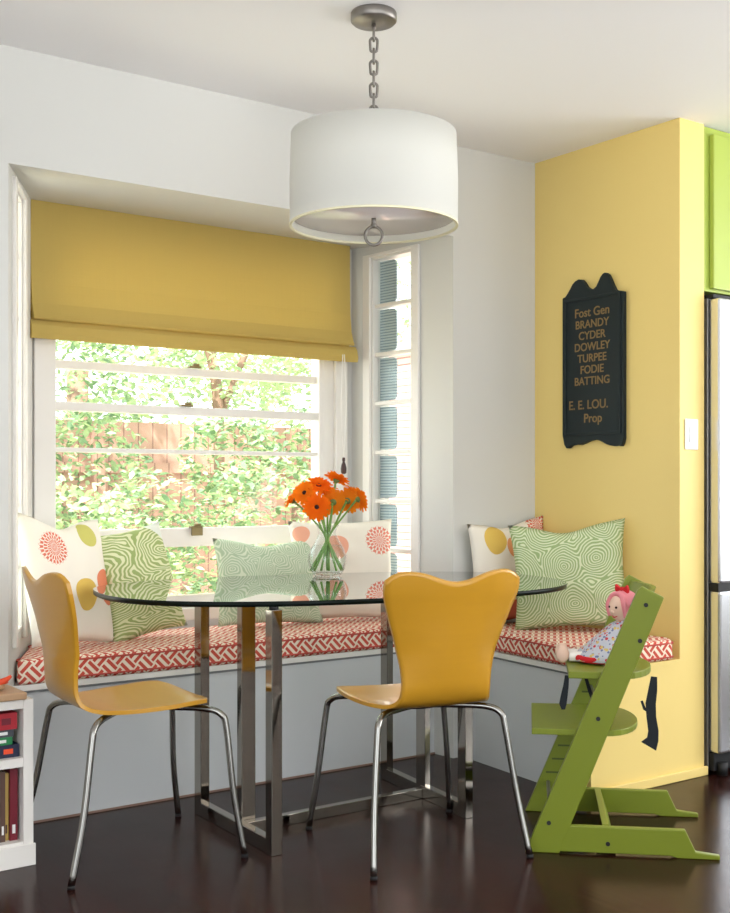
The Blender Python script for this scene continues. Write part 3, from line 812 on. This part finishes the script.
def text(s_, size, y, z, parent, m, off=-.0232, sx=1.0):
    cu = bpy.data.curves.new('txt', 'FONT'); cu.body = s_; cu.size = size; cu.align_x = 'CENTER'; cu.extrude = .0006; cu.offset = .0006; cu.space_character = 1.0
    tmp = bpy.data.objects.new('txt', cu); C.objects.link(tmp)
    bpy.context.view_layer.update()
    me = bpy.data.meshes.new_from_object(tmp.evaluated_get(bpy.context.evaluated_depsgraph_get()))
    bpy.data.objects.remove(tmp)
    me.transform(Matrix(((0,0,-1,off), (-sx,0,0,y), (0,1,0,z), (0,0,0,1))))
    me.materials.clear(); me.materials.append(m)
    o = bpy.data.objects.new('lettering', me); C.objects.link(o); o.parent = parent
    return o
for i, (big, small) in enumerate([('F', 'OST'), ('B', 'RANDY'), ('C', 'YDER'), ('D', 'OWLEY'), ('T', 'URPEE'), ('F', 'ODIE'), ('B', 'ATTING')]):
    zc = .517-i*.0452
    s_ = {0: 'Fost Gen', 1: 'BRANDY', 2: 'CYDER', 3: 'DOWLEY', 4: 'TURPEE', 5: 'FODIE', 6: 'BATTING'}[i]
    text(s_, .050 if i == 0 else .045, 0, zc, t, M['gold'])
text('E. E. LOU.', .050, 0.02, .150, t, M['gold']); text('Prop', .050, -.005, .096, t, M['gold'])

# light switch on the light face of the nib
t = thing('light_switch', 'white light switch on the edge of the yellow wall beside the fridge', 'light switch', (3.512, YL, 1.275))
b = MB().box(-.037, .037, -.006, 0, -.057, .057, .003); part(b, 'cover_plate', M['plastic'], t)
b = MB().box(-.015, .015, -.010, -.005, -.032, .032, .002); part(b, 'rocker', M['plastic'], t)

# ------------------------------------------------------------------ fridge and cabinet
t = thing('refrigerator', 'stainless steel refrigerator at the right edge beside the yellow wall', 'refrigerator', (4.05, 3.1, 0))
FX0, FX1, FY = 3.606, 4.50, 2.738
b = MB().box(FX0, FX1, FY+.055, 3.50, .02, 1.79, .003); part(rel(b, t), 'cabinet_body', M['fridgeside'], t)
b = MB().box(FX0, FX1, FY, FY+.050, .719, 1.785, .010); part(rel(b, t), 'door', M['fridge'], t)
d2 = MB().box(FX0, FX1, FY, FY+.050, .085, .690, .010); part(rel(d2, t), 'freezer_drawer', M['fridge'], t)
b = MB().box(FX0+.004, FX1, FY+.01, FY+.056, .690, .719); part(rel(b, t), 'door_gasket', M['black'], t)
b = MB().box(FX0+.004, FX1, FY+.03, FY+.06, .015, .083, .004); b.cyl((FX0+.04, FY+.02, .0), (FX0+.04, FY+.02, .05), .02); part(rel(b, t), 'toe_grille', M['black'], t)
b = MB(); b.tube([(FX0+.165, FY+.002, .655), (FX0+.165, FY-.035, .655), (FX0+.20, FY-.05, .655), (FX0+.70, FY-.05, .655), (FX0+.735, FY-.035, .655), (FX0+.735, FY+.002, .655)], .014, 12); part(rel(b, t), 'drawer_handle', M['steel'], t)
for zz in (1.57, 1.0):
    b = MB(); b.cyl((FX0+.075, FY+.001, zz), (FX0+.075, FY-.003, zz), .006); part(rel(b, t), 'screw_cap', M['steel'], t)
b = MB().box(FX0, FX1, FY+.03, FY+.3, 1.787, 1.802, .002); part(rel(b, t), 'hinge_cover', M['black'], t)
t = thing('wall_cabinet', 'lime green wall cabinet above the refrigerator', 'cabinet', (4.05, 3.1, 1.82))
b = MB().box(3.592, 4.5, 2.80, 3.45, 1.815, 2.434, .002); part(rel(b, t), 'carcass', M['cabgreen'], t)
b = MB().box(3.622, 4.04, 2.778, 2.80, 1.825, 2.405, .004); part(rel(b, t), 'door', M['cabgreen'], t)
b = MB().box(4.05, 4.47, 2.778, 2.80, 1.825, 2.405, .004); part(rel(b, t), 'door', M['cabgreen'], t)

# ------------------------------------------------------------------ low bookcase at the left
t = thing('bookcase', 'low white bookcase with a wooden top at the left edge', 'bookcase', (.9, 3.4, 0))
BX0, BX1, BF, BB_ = .50, 1.186, 3.262, 3.545
b = MB().box(BX1-.030, BX1, BF, BB_, 0, .475, .002).box(BX0, BX0+.03, BF, BB_, 0, .475, .002).box(BX0, BX1, BB_-.012, BB_, 0, .475); part(rel(b, t), 'carcass', M['trim'], t)
b = MB().box(BX0+.03, BX1-.030, BF, BB_-.012, .283, .309, .001); part(rel(b, t), 'shelf', M['trim'], t)
b = MB().box(BX0+.03, BX1-.030, BF, BB_-.012, .045, .070, .001); part(rel(b, t), 'shelf', M['trim'], t)
b = MB().box(BX0+.03, BX1-.03, BF, BB_-.012, .449, .475, .001); part(rel(b, t), 'top_rail', M['trim'], t)
b = MB().box(BX0-.0, BX1+.004, BF-.008, BF, 0, .062, .002); part(rel(b, t), 'plinth', M['trim'], t)
b = MB().box(BX0, 1.163, BF-.012, BB_-.01, .476, .497, .004); part(rel(b, t), 'worktop', M['butcher'], t)
def bookobj(x0, x1, y0, y1, z0, z1, m, label, spine, horiz):
    cx, cy = (x0+x1)/2, (y0+y1)/2
    t = thing('book', label, 'book', (cx, cy, z0), group='books in the white bookcase')
    b = MB(); X0, X1, Y0, Y1, H_ = x0-cx, x1-cx, y0-cy, y1-cy, z1-z0
    e = .0022
    if horiz:
        b.box(X0, X1, Y0, Y1, 0, e); b.box(X0, X1, Y0, Y1, H_-e, H_); b.box(X0, X1, Y0, Y0+e, e, H_-e)
        p = (X0+.004, X1-.004, Y0+e, Y1-.004, e, H_-e)
    else:
        b.box(X0, X0+e, Y0, Y1, 0, H_); b.box(X1-e, X1, Y0, Y1, 0, H_); b.box(X0+e, X1-e, Y0, Y0+e, 0, H_)
        p = (X0+e, X1-e, Y0+e, Y1-.004, .004, H_-.004)
    b.build('cover', m, t)
    MB().box(*p).build('pages', M['pages'], t)
    b = MB()
    if horiz: b.box(X1-.045, X1-.018, Y0-.0006, Y0, H_*.3, H_*.7)
    else: b.box(X0+.3*(X1-X0), X1-.3*(X1-X0), Y0-.0006, Y0, .02, .045)
    b.build('spine_label', spine, t)
bookobj(.93, 1.152, 3.285, 3.44, .3092, .345, M['cover_navy'], 'navy book lying at the bottom of the upper shelf stack', M['orange'], True)
bookobj(.95, 1.134, 3.29, 3.43, .3452, .367, M['cover_green'], 'green book lying on the navy book', M['plastic'], True)
bookobj(.95, 1.138, 3.29, 3.43, .3672, .389, M['cover_grey'], 'dark grey book between the green and the red one', M['plastic'], True)
bookobj(.94, 1.146, 3.285, 3.44, .3892, .436, M['cover_red'], 'thick red book on top of the stack', M['cover_maroon'], True)
bookobj(1.127, 1.149, 3.29, 3.44, .0702, .275, M['cover_maroon'], 'tall maroon book standing at the right of the lower shelf', M['plastic'], False)
bookobj(1.114, 1.126, 3.30, 3.43, .0702, .262, M['cover_tan'], 'thin tan book standing left of the maroon one', M['cover_brown'], False)
bookobj(1.099, 1.1135, 3.29, 3.44, .0702, .270, M['cover_brown'], 'brown book standing between the tan and the dark green one', M['plastic'], False)
bookobj(1.078, 1.0985, 3.29, 3.44, .0702, .266, M['cover_forest'], 'dark green book standing at the left of the lower shelf', M['pages'], False)
t = thing('toy', 'small orange-red toy on the wooden top of the bookcase', 'toy', (1.105, 3.32, .497))
b = MB(); b.ball((0, 0, .011), .011, (1.6, 1, 1)); b.ball((-.02, 0, .008), .008); part(b, 'toy_body', M['butcher'], t)
b = MB(); b.tube([(.0, 0, .022), (.02, -.004, .030), (.034, -.006, .040)], [.010, .008, .004], 8); b.tube([(.0, 0, .022), (-.02, .004, .028), (-.03, .004, .025)], [.010, .008, .004], 8); b.tube([(.012, 0, .024), (.028, .01, .020)], [.008, .004], 8); part(b, 'toy_wings', M['orange'], t)

# ------------------------------------------------------------------ vase and flowers
VX, VY, VZ = 2.452, 3.635, .7455
t = thing('glass_vase', 'clear pear-shaped glass vase of water standing on the glass table', 'vase', (VX, VY, VZ))
outer = [(0, .0), (.045, .0), (.054, .006), (.066, .028), (.074, .055), (.073, .075), (.062, .105), (.044, .135), (.034, .155), (.033, .165), (.038, .182), (.044, .192)]
inner = [(r_-.003, z_) for r_, z_ in outer[::-1] if r_ > .05 or z_ > .1]+[(.046, .012), (0, .011)]
b = MB(); b.lathe(outer+inner, seg=48); part(b, 'vase_wall', M['vglass'], t)
b = MB(); b.lathe([(0, .0125), (.044, .0125), (.061, .03), (.0695, .055), (.0688, .075), (.0585, .104), (.0525, .115), (0, .115)], seg=48); part(b, 'water', M['water'], t)

def gerbera(idx, head, nrm, R0, mat, label, base):
    """flower head at head (world), facing nrm; stem to base inside the vase"""
    t = thing('gerbera', label, 'flower', base, group='orange gerberas in the vase')
    rl = lambda p: Vector(p)-Vector(base)
    h = rl(head); n_ = Vector(nrm).normalized()
    b = MB()
    neck = Vector((VX, VY, VZ+.165))-Vector(base)
    ang = math.atan2(head[1]-VY, head[0]-VX)
    neck += Vector((math.cos(ang), math.sin(ang), 0))*.016*min(1, Vector((head[0]-VX, head[1]-VY, 0)).length/.08)
    b.tube([(0, 0, 0), tuple(neck*.55+Vector((0,0,0))), tuple(neck), tuple(neck.lerp(h, .55)+Vector((0, 0, .006))), tuple(h-n_*.012)], [.0042, .0042, .0038, .0035, .004], 8)
    b.build('stem', M['stem'], t)
    a = n_.orthogonal().normalized(); c = n_.cross(a)
    b = MB()
    for layer, (cnt, rad, tilt, w) in enumerate(((18, R0, .12, .0088), (16, R0*.86, .28, .0075), (14, R0*.5, .55, .004))):
        for k in range(cnt):
            th = 2*PI*(k+.5*layer)/cnt+random.uniform(-.06, .06); d = a*math.cos(th)+c*math.sin(th); s_ = n_.cross(d)
            r_ = rad*random.uniform(.9, 1.05); tl = tilt+random.uniform(-.12, .1)
            tip = d*(r_*math.cos(tl))+n_*(r_*math.sin(tl)); mid = tip*.6+n_*.004
            o_ = h+n_*.002*layer
            vs = [o_+d*.006-s_*w*.45, o_+d*.006+s_*w*.45, o_+mid+s_*w, o_+mid-s_*w, o_+tip*.93+s_*w*.65, o_+tip*.93-s_*w*.65, o_+tip]
            v = [b.bm.verts.new(p) for p in vs]
            b.bm.faces.new((v[0], v[1], v[2], v[3])).smooth = True; b.bm.faces.new((v[3], v[2], v[4], v[5])).smooth = True; b.bm.faces.new((v[5], v[4], v[6])).smooth = True
    b.build('petals', mat, t)
    b = MB(); b.ball((0, 0, 0), .0105, (1, 1, .45), 14)
    bmesh.ops.transform(b.bm, matrix=Matrix.Translation(h+n_*.005) @ n_.to_track_quat('Z', 'Y').to_matrix().to_4x4(), verts=b.bm.verts); b.build('flower_eye', M['eye'], t)
    b = MB(); b.lathe([(0, -.014), (.006, -.012), (.012, -.004), (.013, -.001), (0, -.0015)], seg=14)
    bmesh.ops.transform(b.bm, matrix=Matrix.Translation(h) @ n_.to_track_quat('Z', 'Y').to_matrix().to_4x4(), verts=b.bm.verts); b.build('sepals', M['sepal'], t)
view = Vector((-.5857, -.8105, .0))   # toward the room
rt = Vector((.8105, -.5857, 0))
fl = [ # position along right, depth, height above glass; facing (right, toward room, up)
 (-.075, -.01, .318, (-.3, 1, .55), .040, 'petal', 'orange gerbera with a dark eye, upper left of the bunch'),
 (-.033, -.05, .268, (-.1, 1, -.05), .043, 'petal2', 'deep orange gerbera facing the room, lowest in front'),
 (-.030, .01, .345, (.1, .5, .9), .042, 'petal2', 'orange gerbera at the top left of the bunch'),
 (-.118, .02, .292, (-.9, .2, .7), .036, 'petal', 'orange gerbera reaching furthest left, nearly edge-on'),
 (.030, .03, .368, (.35, -.35, .9), .042, 'petal', 'tall orange gerbera at the top, turned away'),
 (.020, .0, .285, (.25, -1, .25), .044, 'petal3', 'amber gerbera near the middle showing its green back'),
 (.068, .0, .290, (.4, -.9, .2), .041, 'petal3', 'amber gerbera right of the middle showing its back'),
 (.105, -.01, .296, (.9, -.5, .3), .040, 'petal', 'orange gerbera furthest right, tilted outward'),
 (.000, .04, .320, (-.1, .2, 1), .040, 'petal', 'orange gerbera behind the middle of the bunch'),
 (.085, .03, .320, (.5, .1, .8), .038, 'petal3', 'amber gerbera at the back right of the bunch'),
]
for i, (r_, d_, z_, nv, R0_, mt, lb) in enumerate(fl):
    th = math.atan2(d_, r_)+PI
    r_ *= 1.12; R0_ *= 1.3; z_ -= .008
    hp = Vector((VX, VY, VZ))+rt*r_-view*d_+Vector((0, 0, z_))
    nr = rt*nv[0]+view*nv[1]+Vector((0, 0, nv[2]))
    bs = Vector((VX, VY, VZ))-rt*(r_*.5)+Vector((.012*math.cos(i*2.4), .03*math.sin(i*2.4), .020))
    gerbera(i, tuple(hp), nr, R0_, M[mt], lb, tuple(bs))

# ------------------------------------------------------------------ garden
tag(MB().box(-14, 22, 4.6, 30, -.42, -.3).build('lawn', M['lawn']), 'dry pale lawn outside the window', 'lawn'); bpy.data.objects['lawn']['kind'] = 'structure'; 
t = thing('garden_fence', 'weathered reddish board fence across the garden', 'fence', (5, 9.6, -.3))
b = MB(); b.box(-6, 7, 0, .03, 0, 1.95); part(b, 'fence_boards', M['fence'], t)
b = MB(); b.box(-6, 7, -.04, 0, .3, .39); b.box(-6, 7, -.04, 0, 1.5, 1.59); part(b, 'fence_rail', M['fence'], t)
for k in range(6): part(MB().box(-6+k*2.5, -5.9+k*2.5, -.08, 0, 0, 1.95), 'fence_post', M['fence'], t)
t = thing('neighbouring_shed', 'pale building with pinkish lap siding outside the right narrow window', 'building', (6.0, 5.6, -.3))
b = MB(); b.box(-1.4, 1.5, -.55, .72, 0, 2.25); part(b, 'shed_wall', M['siding'], t)
b = MB(); b.prism([(-.62, 2.25), (.78, 2.25), (.78, 2.30), (-.62, 2.30)], 'x', -1.45, 1.6); part(b, 'shed_roof', M['roofing'], t)

def leaves(ell, n, size, seed, name, parent, mats):
    rnd = random.Random(seed); b = MB(); bm = b.bm
    blobs = [(Vector(c), Vector(r)) for c, r in ell]
    for _ in range(n):
        c, r = rnd.choice(blobs)
        d = Vector((rnd.gauss(0, 1), rnd.gauss(0, 1), rnd.gauss(0, 1))).normalized()*rnd.uniform(.45, 1)**.5
        p = c+Vector((d.x*r.x, d.y*r.y, d.z*r.z))
        q = Matrix.Rotation(rnd.uniform(0, 6.3), 3, 'Z') @ Matrix.Rotation(rnd.uniform(-1.1, 1.1), 3, 'X') @ Matrix.Rotation(rnd.uniform(0, 6.3), 3, 'Z')
        s_ = size*rnd.uniform(.6, 1.3)
        v = [bm.verts.new(p+q @ Vector(k)*s_) for k in ((0, -.5, 0), (.26, -.1, .04), (.2, .25, .03), (0, .55, -.05), (-.2, .25, .03), (-.26, -.1, .04))]
        f = bm.faces.new(v); f.material_index = rnd.randrange(len(mats))
    return b.build(name, mats, parent)
def tree(name, loc, blobs, n, size, seed, mats, label, cat, trunk, group='bushes and trees beyond the window'):
    t = thing(name, label, cat, loc, group=group)
    leaves(blobs, int(n*1.5), size*.78, seed, 'foliage', t, mats)
    b = MB()
    for pts, r_ in trunk: b.tube(pts, r_, 8)
    b.build('trunk', M['bark'], t)
G1 = [M['leaf1'], M['leaf2'], M['leaf3']]; G2 = [M['leaf2'], M['leaf2'], M['leaf1']]; G3 = [M['leaf3'], M['leaf1'], M['leaf1']]
tree('flowering_shrub', (2.55, 6.6, -.3), [((0,0,1.0),(.6,.4,.45)), ((.35,.1,.75),(.5,.4,.45)), ((-.35,0,.75),(.4,.3,.4))], 2400, .085, 1, G2, 'pale leafy shrub close outside at the lower left of the window', 'shrub', [([(0,0,0),(0,0,.9)], .03)])
tree('garden_shrub', (3.75, 6.9, -.3), [((0,0,.85),(.6,.5,.4)), ((.4,0,1.15),(.5,.4,.45)), ((-.4,.1,1.1),(.4,.4,.4))], 1700, .08, 2, G1, 'mid green shrub outside near the middle of the window', 'shrub', [([(0,0,0),(.1,0,1.0)], .03)])
tree('garden_shrub', (4.75, 7.6, -.3), [((0,0,1.1),(.7,.5,.6)), ((.5,0,1.7),(.5,.4,.45)), ((-.5,0,1.6),(.4,.4,.35))], 1900, .085, 3, G1, 'taller shrub outside toward the right of the window', 'shrub', [([(0,0,0),(.1,0,1.4)], .035)])
tree('slender_tree', (4.45, 8.2, -.3), [((-.5,0,2.9),(1.1,.8,.9)), ((.7,.1,3.3),(1.0,.8,.8)), ((.2,0,2.5),(.8,.7,.5))], 3000, .085, 4, G2, 'slender tree with a reddish trunk and light yellow-green leaves', 'tree', [([(.1,0,0),(.05,0,1.2),(.0,0,2.3),(-.3,0,3.0)], .045), ([(.03,0,1.9),(.4,0,2.7),(.7,0,3.2)], .03)])
tree('leafy_tree', (2.9, 8.6, -.3), [((0,0,2.1),(.9,.8,.7)), ((-.5,-.2,1.55),(.7,.5,.5)), ((.5,-.2,1.5),(.6,.5,.5)), ((-.6,0,2.7),(.8,.7,.6)), ((.7,0,2.9),(.8,.8,.6)), ((0,0,3.3),(.9,.8,.6))], 4200, .095, 5, G1, 'leafy green tree behind the left half of the window', 'tree', [([(0,0,0),(.05,0,1.2),(0,0,2.4)], .07)])
tree('leafy_tree', (6.3, 9.2, -.3), [((0,0,2.0),(.9,.8,.8)), ((-.7,0,2.9),(.8,.7,.7)), ((.7,0,3.1),(.9,.8,.7))], 2800, .1, 6, G2, 'pale leafy tree behind the right end of the window', 'tree', [([(0,0,0),(.05,0,1.2),(0,0,2.6)], .08)])
tree('distant_tree', (4.6, 11.5, -.3), [((0,0,3.0),(1.6,1.0,1.2)), ((-1.5,0,2.4),(1.2,1.0,1.0)), ((1.4,0,2.6),(1.3,1.0,1.0))], 3600, .14, 7, G1, 'broad tree beyond the fence', 'tree', [([(0,0,0),(.05,0,2.6)], .12)])
tree('low_bush', (3.1, 8.9, -.3), [((0,0,.9),(.9,.3,.5)), ((.9,0,.8),(.7,.3,.55)), ((-.7,0,1.0),(.6,.3,.5))], 2600, .08, 8, G3, 'low dark green bush growing against the fence', 'shrub', [([(0,0,0),(0,0,.8)], .03)])

# ------------------------------------------------------------------ camera
cam = bpy.data.cameras.new('camera'); co = bpy.data.objects.new('camera', cam); C.objects.link(co)
co.location = (0, 0, 1.083); co.rotation_euler = (PI/2, 0, -R(35.85))
cam.sensor_fit = 'VERTICAL'; cam.sensor_height = 24; cam.lens = 1165.5/913*24
cam.shift_y = (486.1-456.5)/913; cam.clip_start = .05
bpy.context.scene.camera = co

# ------------------------------------------------------------------ light
w = bpy.data.worlds.new('World'); bpy.context.scene.world = w; w.use_nodes = True
bg = w.node_tree.nodes['Background']; bg.inputs[0].default_value = (.90, .96, 1, 1); bg.inputs[1].default_value = 2.8
def area(name, loc, rot, sx, sy, power, col=(1,1,1)):
    l = bpy.data.lights.new(name, 'AREA'); l.shape = 'RECTANGLE'; l.size = sx; l.size_y = sy; l.energy = power; l.color = col
    o = bpy.data.objects.new(name, l); C.objects.link(o); o.location = loc; o.rotation_euler = rot; return o
area('added_daylight_right', (x1-.02, .2, 1.4), (R(135), 0, R(90)), 2.9, 1.6, 78, (1, .98, .955))  # light from the right, through an added window in an unseen wall
area('added_daylight_rear', (1.7, y0+.02, 1.25), (R(105), 0, 0), 2.9, 1.9, 2.5, (.97, .99, 1))  # weak daylight for a window added in the unseen rear wall
area('added_daylight_left', (x0+.02, -.3, 1.35), (R(105), 0, R(-90)), 2.9, 1.6, 5, (.97, .99, 1))  # weak daylight for a window added in the unseen left wall
area('added_fill_kitchen', (4.4, -.6, .7), (R(180), 0, 0), .7, .7, 42, (1, .985, .97))  # added fill out of view, aimed up to brighten the ceiling
area('added_fill_living', (.4, -.3, .75), (R(180), 0, 0), .6, .6, 50, (.99, .995, 1))  # second added ceiling fill, unseen, near the camera
sun = bpy.data.lights.new('sun', 'SUN'); sun.energy = 9.5; sun.angle = R(1.5); sun.color = (1, .96, .88)
so = bpy.data.objects.new('sun', sun); C.objects.link(so); so.rotation_euler = Vector((-.45, -.35, .82)).to_track_quat('Z', 'Y').to_euler()

sc = bpy.context.scene
sc.view_settings.view_transform = 'Standard'; sc.view_settings.look = 'None'; sc.view_settings.gamma = 1
sc.view_settings.use_curve_mapping = False; sc.view_settings.exposure = 0.40
